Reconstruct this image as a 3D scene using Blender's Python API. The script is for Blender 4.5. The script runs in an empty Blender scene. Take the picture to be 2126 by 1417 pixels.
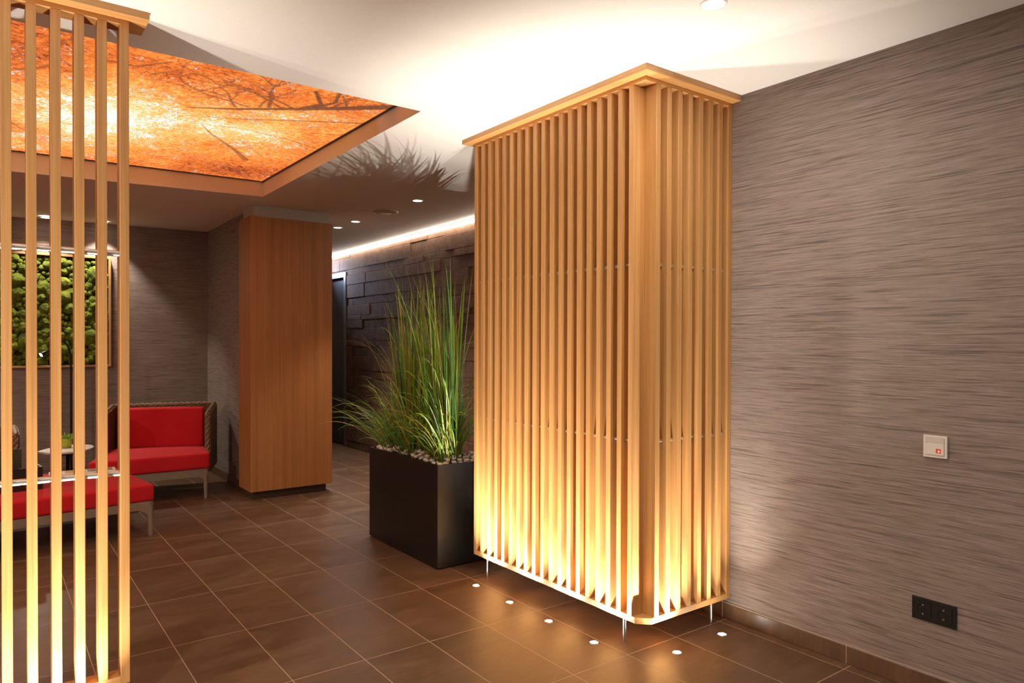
import bpy, bmesh, math, random
import numpy as np
from mathutils import Vector, Matrix, noise

random.seed(7)
scene = bpy.context.scene
COL = scene.collection
PI = math.pi

# ------------------------------------------------------------------ helpers
def tag(o, label=None, cat=None, group=None, kind=None):
    if label: o['label'] = label
    if cat: o['category'] = cat
    if group: o['group'] = group
    if kind: o['kind'] = kind
    return o

def thing(name, loc, label, cat, group=None):
    o = bpy.data.objects.new(name, None)
    o.empty_display_size = .1
    COL.objects.link(o)
    o.location = loc
    return tag(o, label, cat, group)

def world_loc(o):
    v = Vector((0, 0, 0))
    while o is not None:
        v = v + o.location
        o = o.parent
    return v

class MB:
    """collects shapes given in world coordinates into one mesh"""
    def __init__(s):
        s.v = []; s.f = []; s.col = None
    def add(s, vs, fs):
        n = len(s.v)
        s.v.extend([tuple(p) for p in vs])
        s.f.extend([tuple(i + n for i in f) for f in fs])
        return s
    def box(s, x0, x1, y0, y1, z0, z1):
        return s.add([(x0, y0, z0), (x1, y0, z0), (x1, y1, z0), (x0, y1, z0),
                      (x0, y0, z1), (x1, y0, z1), (x1, y1, z1), (x0, y1, z1)],
                     [(0, 3, 2, 1), (4, 5, 6, 7), (0, 1, 5, 4), (1, 2, 6, 5), (2, 3, 7, 6), (3, 0, 4, 7)])
    def prism(s, poly, z0, z1):
        n = len(poly)
        vs = [(p[0], p[1], z0) for p in poly] + [(p[0], p[1], z1) for p in poly]
        fs = [tuple(reversed(range(n))), tuple(range(n, 2 * n))]
        fs += [(i, (i + 1) % n, n + (i + 1) % n, n + i) for i in range(n)]
        return s.add(vs, fs)
    def tube(s, pts, r, n=10, cap=True, squash=None):
        pts = [Vector(p) for p in pts]
        rs = r if isinstance(r, (list, tuple)) else [r] * len(pts)
        rings = []
        up = Vector((0, 0, 1))
        prev = None
        for i, p in enumerate(pts):
            d = (pts[min(i + 1, len(pts) - 1)] - pts[max(i - 1, 0)]).normalized()
            if prev is None:
                a = d.cross(up)
                if a.length < 1e-3: a = d.cross(Vector((0, 1, 0)))
                a.normalize()
            else:
                a = (prev - d * prev.dot(d)).normalized()
            prev = a
            b = d.cross(a)
            rings.append([p + (a * math.cos(t) + b * math.sin(t)) * rs[i] for t in [2 * PI * k / n for k in range(n)]])
        vs = [q for ring in rings for q in ring]
        fs = []
        for i in range(len(rings) - 1):
            for k in range(n):
                fs.append((i * n + k, i * n + (k + 1) % n, (i + 1) * n + (k + 1) % n, (i + 1) * n + k))
        if cap:
            fs.append(tuple(reversed(range(n))))
            fs.append(tuple((len(rings) - 1) * n + k for k in range(n)))
        return s.add(vs, fs)
    def lathe(s, c, prof, n=28, axis='Z'):
        """prof: list of (radius, height); a radius of 0 closes with a point"""
        vs = []; fs = []; rows = []
        for r, h in prof:
            if r <= 1e-9:
                rows.append([len(vs)]); vs.append((0, 0, h))
            else:
                row = []
                for k in range(n):
                    t = 2 * PI * k / n
                    row.append(len(vs)); vs.append((r * math.cos(t), r * math.sin(t), h))
                rows.append(row)
        for a, b in zip(rows, rows[1:]):
            if len(a) == 1 and len(b) == 1: continue
            for k in range(n):
                if len(a) == 1: fs.append((a[0], b[k], b[(k + 1) % n]))
                elif len(b) == 1: fs.append((a[k], a[(k + 1) % n], b[0]))
                else: fs.append((a[k], a[(k + 1) % n], b[(k + 1) % n], b[k]))
        if axis == 'X':      # height runs towards -X
            vs = [(-h, x, y) for x, y, h in vs]
        vs = [(c[0] + x, c[1] + y, c[2] + z) for x, y, z in vs]
        return s.add(vs, fs)
    def build(s, name, mat, parent=None, bevel=0, seg=2, smooth=False, origin=None, subsurf=0):
        off = world_loc(parent) if parent is not None else Vector((0, 0, 0))
        o_ = Vector(origin) - off if origin is not None else Vector((0, 0, 0))
        me = bpy.data.meshes.new(name)
        sh = off + o_
        me.from_pydata([(x - sh[0], y - sh[1], z - sh[2]) for x, y, z in s.v], [], s.f)
        me.update()
        bm = bmesh.new(); bm.from_mesh(me)
        bmesh.ops.recalc_face_normals(bm, faces=bm.faces[:])
        if bevel:
            ed = [e for e in bm.edges if len(e.link_faces) == 2 and e.calc_face_angle(0) > .6]
            bmesh.ops.bevel(bm, geom=ed, offset=bevel, segments=seg, profile=.6, affect='EDGES', clamp_overlap=True)
        bm.to_mesh(me); bm.free()
        if smooth:
            me.polygons.foreach_set('use_smooth', [True] * len(me.polygons))
        o = bpy.data.objects.new(name, me)
        o.location = o_
        if mat is not None: me.materials.append(mat)
        COL.objects.link(o)
        if parent is not None: o.parent = parent
        if smooth and bevel == 0 and subsurf == 0:
            try: me.set_sharp_from_angle(angle=math.radians(40))
            except Exception: pass
        if subsurf:
            m = o.modifiers.new('Subdivision', 'SUBSURF'); m.levels = subsurf; m.render_levels = subsurf
        return o

def copy_part(src, parent, loc=None, name=None):
    c = src.copy()
    if name: c.name = name
    COL.objects.link(c)
    c.parent = parent
    if loc is not None: c.location = loc
    return c

def copy_tree(o, loc, label=None, parent=None):
    c = o.copy(); COL.objects.link(c)
    if parent is not None: c.parent = parent
    if loc is not None: c.location = loc
    if label: c['label'] = label
    for ch in list(o.children):
        copy_tree(ch, None, None, c)
    return c

# ------------------------------------------------------------------ materials
class N:
    def __init__(s, name):
        s.m = bpy.data.materials.new(name); s.m.use_nodes = True
        s.t = s.m.node_tree; s.t.nodes.clear()
        s.out = s.n('ShaderNodeOutputMaterial')
        s.bsdf = s.n('ShaderNodeBsdfPrincipled')
        s.l(s.bsdf.outputs[0], s.out.inputs[0])
    def n(s, typ, **kw):
        nd = s.t.nodes.new(typ)
        for k, v in kw.items():
            if k in nd.bl_rna.properties: setattr(nd, k, v)
            else: nd.inputs[k].default_value = v
        return nd
    def l(s, a, b): s.t.links.new(a, b)
    def math(s, op, a, b=None, c=None):
        nd = s.n('ShaderNodeMath', operation=op)
        for i, x in enumerate((a, b, c)):
            if x is None: continue
            if isinstance(x, (int, float)): nd.inputs[i].default_value = x
            else: s.l(x, nd.inputs[i])
        return nd.outputs[0]
    def coords(s, scale=(1, 1, 1), rand=False, kind='Object', loc=(0, 0, 0)):
        tc = s.n('ShaderNodeTexCoord')
        v = tc.outputs[kind]
        if rand:
            oi = s.n('ShaderNodeObjectInfo')
            r = s.math('MULTIPLY', oi.outputs['Random'], 37.0)
            cb = s.n('ShaderNodeCombineXYZ')
            for i in range(3): s.l(r, cb.inputs[i])
            ad = s.n('ShaderNodeVectorMath', operation='ADD')
            s.l(v, ad.inputs[0]); s.l(cb.outputs[0], ad.inputs[1]); v = ad.outputs[0]
        mp = s.n('ShaderNodeMapping')
        mp.inputs['Scale'].default_value = scale
        mp.inputs['Location'].default_value = loc
        s.l(v, mp.inputs[0])
        return mp.outputs[0]
    def noise(s, vec, scale, detail=4, rough=.5, dist=0):
        nd = s.n('ShaderNodeTexNoise')
        nd.inputs['Scale'].default_value = scale; nd.inputs['Detail'].default_value = detail
        nd.inputs['Roughness'].default_value = rough; nd.inputs['Distortion'].default_value = dist
        s.l(vec, nd.inputs['Vector'])
        return nd.outputs['Fac']
    def ramp(s, fac, stops):
        nd = s.n('ShaderNodeValToRGB')
        el = nd.color_ramp.elements
        while len(el) < len(stops): el.new(.5)
        for e, (p, c) in zip(el, stops):
            e.position = p
            e.color = (*c, 1) if not isinstance(c, (int, float)) else (c, c, c, 1)
        s.l(fac, nd.inputs[0])
        return nd.outputs[0]
    def mix(s, fac, a, b, mode='MIX'):
        nd = s.n('ShaderNodeMix', data_type='RGBA', blend_type=mode)
        for i, x in ((0, fac), (6, a), (7, b)):
            if isinstance(x, (int, float)): nd.inputs[i].default_value = x
            elif isinstance(x, tuple): nd.inputs[i].default_value = (*x, 1)
            else: s.l(x, nd.inputs[i])
        return nd.outputs[2]
    def bump(s, h, strength=.3, dist=.002):
        nd = s.n('ShaderNodeBump')
        nd.inputs['Strength'].default_value = strength; nd.inputs['Distance'].default_value = dist
        s.l(h, nd.inputs['Height']); s.l(nd.outputs[0], s.bsdf.inputs['Normal'])
    def base(s, c):
        if isinstance(c, tuple): s.bsdf.inputs['Base Color'].default_value = (*c, 1)
        else: s.l(c, s.bsdf.inputs['Base Color'])
        return s
    def set(s, **kw):
        for k, v in kw.items():
            s.bsdf.inputs[k.replace('_', ' ')].default_value = v
        return s

def plain(name, col, rough=.5, metal=0, var=.06, nscale=30, bump=0):
    k = N(name)
    f = k.noise(k.coords((1, 1, 1)), nscale, 5)
    lo = tuple(c * (1 - var) for c in col); hi = tuple(min(1, c * (1 + var)) for c in col)
    k.base(k.ramp(f, [(.3, lo), (.7, hi)])).set(Roughness=rough, Metallic=metal)
    if bump: k.bump(f, bump, .001)
    return k.m

def wood(name, axis, dark, mid, light, rough=.42, cross=55., along=.9):
    k = N(name)
    def sc(c, a): return tuple(a if i == axis else c for i in range(3))
    f1 = k.noise(k.coords(sc(cross, along), rand=True), 1.0, 5, .55, .4)
    f2 = k.noise(k.coords(sc(260, 3.5), rand=True), 1.0, 3, .6)
    c = k.ramp(f1, [(.28, dark), (.5, mid), (.75, light)])
    g = k.ramp(f2, [(.25, .80), (.6, 1.0)])
    c = k.mix(1.0, c, g, 'MULTIPLY')
    oi = k.n('ShaderNodeObjectInfo')
    tone = k.ramp(oi.outputs['Random'], [(0, (.92, .90, .86)), (1, (1.0, 1.0, 1.0))])
    c = k.mix(1.0, c, tone, 'MULTIPLY')
    k.base(c).set(Roughness=rough)
    k.bump(f2, .08, .0006)
    return k.m

LARCH = ((.53, .265, .085), (.63, .335, .118), (.70, .405, .16))
M_wood_z = wood('larch_vertical', 2, *LARCH)
M_wood_y = wood('larch_along_y', 1, *LARCH)
M_wood_x = wood('larch_along_x', 0, *LARCH)
M_veneer = wood('cherry_veneer', 2, (.36, .145, .045), (.44, .185, .06), (.50, .225, .08), .38, 26., .5)
M_frame = plain('oak_frame', (.50, .28, .11), .45)
M_steel = plain('brushed_steel', (.62, .60, .57), .22, 1.0, .04)
M_alu = plain('satin_aluminium', (.82, .80, .78), .36, 1.0, .03)
M_white = plain('white_plastic', (.72, .69, .65), .4, 0, .02)
M_whitemetal = plain('white_enamel', (.80, .78, .75), .35, 0, .02)
M_black = plain('black_satin_metal', (.009, .008, .007), .42, 0, .15, 8)
M_blackp = plain('black_plastic', (.008, .008, .008), .25, 0, .1)
M_taupe = plain('taupe_lacquered_metal', (.245, .20, .155), .38, .1, .04)
M_redled = None

def emission(name, col, strength):
    m = bpy.data.materials.new(name); m.use_nodes = True
    t = m.node_tree; t.nodes.clear()
    o = t.nodes.new('ShaderNodeOutputMaterial'); e = t.nodes.new('ShaderNodeEmission')
    e.inputs[0].default_value = (*col, 1); e.inputs[1].default_value = strength
    t.links.new(e.outputs[0], o.inputs[0])
    return m
WARM = (1.0, .885, .75)
DOWN = (1.0, .86, .72)
M_lens = emission('spot_lens_glow', (1, .93, .82), 40)
M_dl = emission('downlight_glow', (1, .92, .80), 9)
M_led = emission('led_diffuser_glow', (1, .83, .66), 16)
M_redled = emission('red_indicator_glow', (.9, .045, .02), .75)

def mk_ceiling():
    k = N('ceiling_paint')
    f = k.noise(k.coords(), 90, 3)
    k.base(k.ramp(f, [(.3, (.75, .74, .72)), (.7, (.78, .77, .75))])).set(Roughness=.85)
    k.bump(f, .05, .0005)
    return k.m
M_ceil = mk_ceiling()
M_plaster = plain('light_plaster', (.55, .52, .48), .9, 0, .03, 60)

def mk_wallpaper():
    k = N('grasscloth_wallpaper')
    big = k.noise(k.coords((1.2, 1.2, 14)), 1, 2)
    f1 = k.noise(k.coords((6.5, 6.5, 370)), 1.0, 3, .6, .15)
    f2 = k.noise(k.coords((3.4, 3.4, 190), loc=(7, 3, 11)), 1.0, 3, .6, .1)
    f3 = k.noise(k.coords((18, 18, 600), loc=(1, 9, 2)), 1.0, 2, .5)
    c1 = k.ramp(f1, [(.30, (.155, .118, .100)), (.46, (.255, .203, .178)), (.62, (.315, .258, .230))])
    d = k.ramp(f2, [(.33, .50), (.47, 1.0)])
    c = k.mix(1.0, c1, d, 'MULTIPLY')
    e = k.ramp(f3, [(.3, .86), (.65, 1.06)])
    c = k.mix(1.0, c, e, 'MULTIPLY')
    b = k.ramp(big, [(.3, .965), (.7, 1.03)])
    c = k.mix(1.0, c, b, 'MULTIPLY')
    k.base(c).set(Roughness=.75)
    h = k.math('ADD', k.math('MULTIPLY', f1, .7), k.math('MULTIPLY', f2, .8))
    k.bump(h, .35, .002)
    return k.m
M_paper = mk_wallpaper()

def mk_tiles(name, ox, oy, sx, sy, skirting=False):
    k = N(name)
    tc = k.n('ShaderNodeTexCoord')
    sep = k.n('ShaderNodeSeparateXYZ'); k.l(tc.outputs['Object'], sep.inputs[0])
    u = k.math('DIVIDE', k.math('SUBTRACT', sep.outputs[0], ox), sx)
    v = k.math('DIVIDE', k.math('SUBTRACT', sep.outputs[1], oy), sy)
    fu = k.math('SUBTRACT', u, k.math('FLOOR', u)); fv = k.math('SUBTRACT', v, k.math('FLOOR', v))
    du = k.math('MULTIPLY', k.math('SUBTRACT', .5, k.math('ABSOLUTE', k.math('SUBTRACT', fu, .5))), sx)
    dv = k.math('MULTIPLY', k.math('SUBTRACT', .5, k.math('ABSOLUTE', k.math('SUBTRACT', fv, .5))), sy)
    dist = dv if skirting else k.math('MINIMUM', du, dv)
    g = k.n('ShaderNodeMapRange', interpolation_type='SMOOTHSTEP')
    g.inputs['From Min'].default_value = .0010; g.inputs['From Max'].default_value = .0022
    g.inputs['To Min'].default_value = 1; g.inputs['To Max'].default_value = 0
    k.l(dist, g.inputs['Value'])
    cell = k.n('ShaderNodeCombineXYZ'); k.l(k.math('FLOOR', u), cell.inputs[0]); k.l(k.math('FLOOR', v), cell.inputs[1])
    wn = k.n('ShaderNodeTexWhiteNoise', noise_dimensions='3D'); k.l(cell.outputs[0], wn.inputs['Vector'])
    # streaky stone clouds, shifted per tile
    off = k.n('ShaderNodeVectorMath', operation='MULTIPLY_ADD')
    k.l(wn.outputs['Color'], off.inputs[0]); off.inputs[1].default_value = (9, 9, 9); k.l(tc.outputs['Object'], off.inputs[2])
    mp = k.n('ShaderNodeMapping'); mp.inputs['Scale'].default_value = (2.4, 7, 2.4); k.l(off.outputs[0], mp.inputs[0])
    f1 = k.noise(mp.outputs[0], 1.1, 7, .62, .7)
    mp2 = k.n('ShaderNodeMapping'); mp2.inputs['Scale'].default_value = (14, 60, 14); k.l(off.outputs[0], mp2.inputs[0])
    f2 = k.noise(mp2.outputs[0], 1, 4, .6)
    f3 = k.noise(k.coords(), 420, 2)
    c = k.ramp(f1, [(.25, (.094, .050, .027)), (.5, (.130, .072, .040)), (.75, (.172, .104, .062))])
    c = k.mix(1.0, c, k.ramp(f2, [(.3, .84), (.7, 1.08)]), 'MULTIPLY')
    c = k.mix(1.0, c, k.ramp(f3, [(.3, .88), (.7, 1.06)]), 'MULTIPLY')
    c = k.mix(1.0, c, k.ramp(wn.outputs['Value'], [(0, .90), (1, 1.08)]), 'MULTIPLY')
    c = k.mix(g.outputs[0], c, (.42, .30, .21))
    k.base(c)
    r = k.ramp(f1, [(.3, .34), (.7, .44)])
    r = k.mix(g.outputs[0], r, (.8, .8, .8))
    k.l(r, k.bsdf.inputs['Roughness'])
    h = k.math('SUBTRACT', k.math('MULTIPLY', f2, .25), g.outputs[0])
    k.bump(h, .35, .0012)
    return k.m
TX, TY, SX, SY = 1.2455, 2.6759, .30, .60
M_floor = mk_tiles('brown_stone_tiles', TX, TY, SX, SY)
M_skirt = mk_tiles('brown_skirting_tiles', TX, 1.496, SX, .6, True)

def mk_stone():
    k = N('split_face_slate')
    tc = k.coords()
    f1 = k.noise(tc, 9, 6, .65)
    f2 = k.noise(tc, 75, 6, .7)
    c = k.ramp(f1, [(.3, (.105, .056, .033)), (.7, (.18, .108, .070))])
    c = k.mix(1.0, c, k.ramp(f2, [(.3, .7), (.7, 1.2)]), 'MULTIPLY')
    k.base(c).set(Roughness=.85)
    k.bsdf.inputs['Specular IOR Level'].default_value = .2
    k.bump(k.math('ADD', f2, k.math('MULTIPLY', f1, .5)), .75, .008)
    return k.m
M_stone = mk_stone()

def mk_fabric():
    k = N('red_upholstery')
    f = k.noise(k.coords(), 3.0, 3)
    w = k.noise(k.coords(), 700, 2)
    c = k.ramp(f, [(.3, (.52, .008, .016)), (.7, (.60, .014, .024))])
    c = k.mix(1.0, c, k.ramp(w, [(.3, .85), (.7, 1.08)]), 'MULTIPLY')
    k.base(c).set(Roughness=.8)
    k.bsdf.inputs['Sheen Weight'].default_value = .05
    k.bsdf.inputs['Specular IOR Level'].default_value = .25
    k.bump(w, .1, .0005)
    return k.m
M_red = mk_fabric()

def mk_wicker():
    k = N('woven_wicker')
    tc = k.n('ShaderNodeTexCoord')
    sep = k.n('ShaderNodeSeparateXYZ'); k.l(tc.outputs['Object'], sep.inputs[0])
    a = k.math('ADD', sep.outputs[0], sep.outputs[1])
    h1 = k.math('SINE', k.math('MULTIPLY', a, 190.0))
    h2 = k.math('SINE', k.math('MULTIPLY', sep.outputs[2], 330.0))
    h = k.math('MULTIPLY', h1, h2)
    n_ = k.noise(k.coords((40, 40, 90)), 1, 4)
    c = k.ramp(n_, [(.3, (.10, .058, .030)), (.7, (.26, .165, .09))])
    c = k.mix(1.0, c, k.ramp(k.math('MULTIPLY_ADD', h, .5, .5), [(0, .35), (.6, 1.1)]), 'MULTIPLY')
    k.base(c).set(Roughness=.6)
    k.bump(h, .8, .005)
    return k.m
M_wicker = mk_wicker()
M_rope = plain('wicker_braid', (.20, .135, .08), .6, 0, .45, 90, .6)

def mk_blades():
    k = N('grass_blade')
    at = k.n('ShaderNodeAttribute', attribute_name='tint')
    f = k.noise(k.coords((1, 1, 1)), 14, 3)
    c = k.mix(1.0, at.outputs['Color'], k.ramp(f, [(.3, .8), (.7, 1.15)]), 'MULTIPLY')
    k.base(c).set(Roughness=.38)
    tr = k.n('ShaderNodeBsdfTranslucent'); k.l(c, tr.inputs[0])
    mx = k.n('ShaderNodeMixShader'); mx.inputs[0].default_value = .25
    k.l(k.bsdf.outputs[0], mx.inputs[1]); k.l(tr.outputs[0], mx.inputs[2]); k.l(mx.outputs[0], k.out.inputs[0])
    return k.m
M_blade = mk_blades()
M_pebble = None
def mk_pebble():
    k = N('white_pebble')
    f = k.noise(k.coords(rand=True), 22, 5, .6)
    oi = k.n('ShaderNodeObjectInfo')
    c = k.ramp(f, [(.3, (.60, .52, .45)), (.7, (.80, .74, .67))])
    c = k.mix(1.0, c, k.ramp(oi.outputs['Random'], [(0, (.82, .76, .70)), (1, (1, 1, 1))]), 'MULTIPLY')
    k.base(c).set(Roughness=.7); k.bump(f, .3, .002)
    return k.m
M_pebble = mk_pebble()
M_soil = plain('dark_granulate', (.03, .022, .016), .95, 0, .4, 120, .5)

def mk_moss():
    k = N('cushion_moss')
    f1 = k.noise(k.coords(), 16, 3)
    f2 = k.noise(k.coords(), 160, 5, .7)
    c = k.ramp(f1, [(.3, (.085, .145, .008)), (.5, (.17, .235, .010)), (.72, (.33, .36, .016))])
    c = k.mix(1.0, c, k.ramp(f2, [(.3, .45), (.7, 1.35)]), 'MULTIPLY')
    k.base(c).set(Roughness=.9); k.bump(f2, 1.0, .012)
    return k.m
M_moss = mk_moss()

# ------------------------------------------------------------------ dimensions (metres; floor z = 0, camera over the origin)
ZC = 2.436
XW = 2.807          # papered wall on the right
XS = 3.60           # stone wall of the corridor
XD = 1.819          # lounge side of the wall between lounge and corridor
YB = 7.62           # lounge back wall
XR, YR0, YR1, XR0, ZP = 1.740, 3.105, 5.585, -2.6, 2.533   # ceiling recess
YR1L = 5.80         # far edge of the recess at its left end
def zc(x, y):
    # the ceiling drops very slightly towards the back of the lounge
    return ZC - max(0, y - 3.105) * (.0075 + .0045 * max(0, 1.8 - x))

# ------------------------------------------------------------------ shell
def struct(name, mb, m, **kw):
    o = mb.build(name, m, **kw); o['kind'] = 'structure'; return o

struct('floor', MB().box(-5, 4, -4, 11.5, -.12, 0), M_floor)
c = MB()
def ceil_cell(q):
    vs = [(x, y, zc(x, y)) for x, y in q] + [(x, y, ZC + .3) for x, y in q]
    c.add(vs, [(0, 3, 2, 1), (4, 5, 6, 7), (0, 1, 5, 4), (1, 2, 6, 5), (2, 3, 7, 6), (3, 0, 4, 7)])
XA, XB = -5.2, 4.2
cols_ = [(XA, XR0), (XR0, XR), (XR, XB)]
for i, (x0, x1) in enumerate(cols_):
    yl0, yl1 = (YR1L if i < 2 else YR1), (YR1 if i > 0 else YR1L)
    yl0 = YR1L if i < 2 else YR1
    ceil_cell([(x0, -4.2), (x1, -4.2), (x1, YR0), (x0, YR0)])
    if i != 1: ceil_cell([(x0, YR0), (x1, YR0), (x1, yl1), (x0, yl0)])
    ceil_cell([(x0, yl0), (x1, yl1), (x1, 11.5), (x0, 11.5)])
struct('ceiling', c, M_ceil)
struct('wall_right', MB().box(XW, 4, -4, 3.38, 0, ZC), M_paper)
struct('wall_back', MB().box(-5, XD, YB, YB + .2, 0, ZC), M_paper)
struct('wall_divider', MB().box(XD, 2.39, 6.225, 11.5, 0, ZC), M_paper)
struct('wall_left', MB().box(-5.2, -5, -4, 11.5, 0, ZC), M_plaster)
struct('wall_front', MB().box(-5, 4, -4.2, -4, 0, ZC), M_plaster)
struct('wall_end', MB().box(2.39, XS, 11.3, 11.5, 0, ZC), M_plaster)
# skirting tiles with a pale top edge strip
def skirting(name, mb):
    return struct(name, mb, M_skirt, bevel=.002, seg=1)
skirting('baseboard_right', MB().box(XW - .009, XW, -4, 3.38, 0, .072))
skirting('baseboard_back', MB().box(-5, XD, YB - .009, YB, 0, .072))
skirting('baseboard_divider', MB().box(XD - .009, XD, 6.225, YB - .009, 0, .072))
# pale sealant line on top of the right skirting
struct('trim_1', MB().box(XW - .006, XW, -4, 3.38, .072, .0765), plain('pale_sealant', (.36, .29, .24), .7))

# stone wall of the corridor: split-face slate blocks in uneven courses
rs = random.Random(3)
st = MB()
DY0, DY1, DZ = 8.285, 9.25, 2.155     # door opening
st.box(XS + .012, 4, 3.38, DY0 + .0, 0, ZC); st.box(XS + .012, 4, DY1, 11.5, 0, ZC); st.box(XS + .012, 4, DY0, DY1, DZ, ZC)
z = 0.0
rows = []
top = 2.376
hs = [.09, .16, .12, .07, .15, .10, .05, .13]
i = 0
while z < top - .01:
    h = hs[i % len(hs)]; i += 1
    if z + h > top - .04: h = top - z
    rows.append((z, z + h)); z += h
for z0, z1 in rows:
    y = 3.38 - rs.random() * .4
    while y < 11.3:
        w = rs.uniform(.35, 1.15)
        a, b = max(y, 3.38), min(y + w, 11.3)
        y += w
        p = XS + rs.choice([-.005, -.002, .0, .003, .007])
        for (c0, c1) in ((a, min(b, DY0)), (max(a, DY1), b)) if z0 < DZ - .001 else ((a, b),):
            if c1 - c0 > .02:
                zz1 = z1
                st.box(p, XS + .02, c0 + .0008, c1 - .0008, z0 + .0003, zz1 - .0003)
struct('wall_stone', st, M_stone, bevel=.0042, seg=1)

# door in the stone wall
M_doorleaf = plain('dark_door_leaf', (.035, .032, .036), .32, 0, .1, 5)
M_doorframe = plain('steel_door_frame', (.20, .20, .21), .35, .7, .05)
M_gap = plain('shadow_gap', (.01, .008, .007), .9)
d = struct('door_1', MB().box(XS + .03, XS + .07, DY0 + .06, DY1 - .06, .005, DZ - .07), M_doorleaf, bevel=.002)
fr = MB()
fr.box(XS - .012, XS + .1, DY0, DY0 + .06, 0, DZ); fr.box(XS - .012, XS + .1, DY1 - .06, DY1, 0, DZ)
fr.box(XS - .012, XS + .1, DY0 + .06, DY1 - .06, DZ - .06, DZ)
fr.build('door_frame', M_doorframe, d, bevel=.003)
hd = MB(); hd.tube([(XS + .03, DY1 - .13, 1.05), (XS - .02, DY1 - .13, 1.05), (XS - .02, DY1 - .25, 1.05)], .009)
hd.build('door_handle', M_steel, d, smooth=True)

# pillar clad in veneer, with a set-back plaster header and a dark plinth
pil = thing('pillar', (2.07, 6.09, 0), None, None); pil['kind'] = 'structure'; pil['label'] = 'square pillar clad in orange cherry veneer before the corridor'
MB().box(1.738, 2.432, 5.90, 6.225, .067, 2.317).build('veneer_cladding', M_veneer, pil, bevel=.002)
MB().box(1.774, 2.394, 5.945, 6.225, 0, .067).build('plinth', plain('dark_plinth_tile', (.075, .048, .033), .4), pil)
MB().box(1.775, 2.410, 5.95, 6.225, 2.317, ZC).build('plaster_header', M_plaster, pil)

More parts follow.
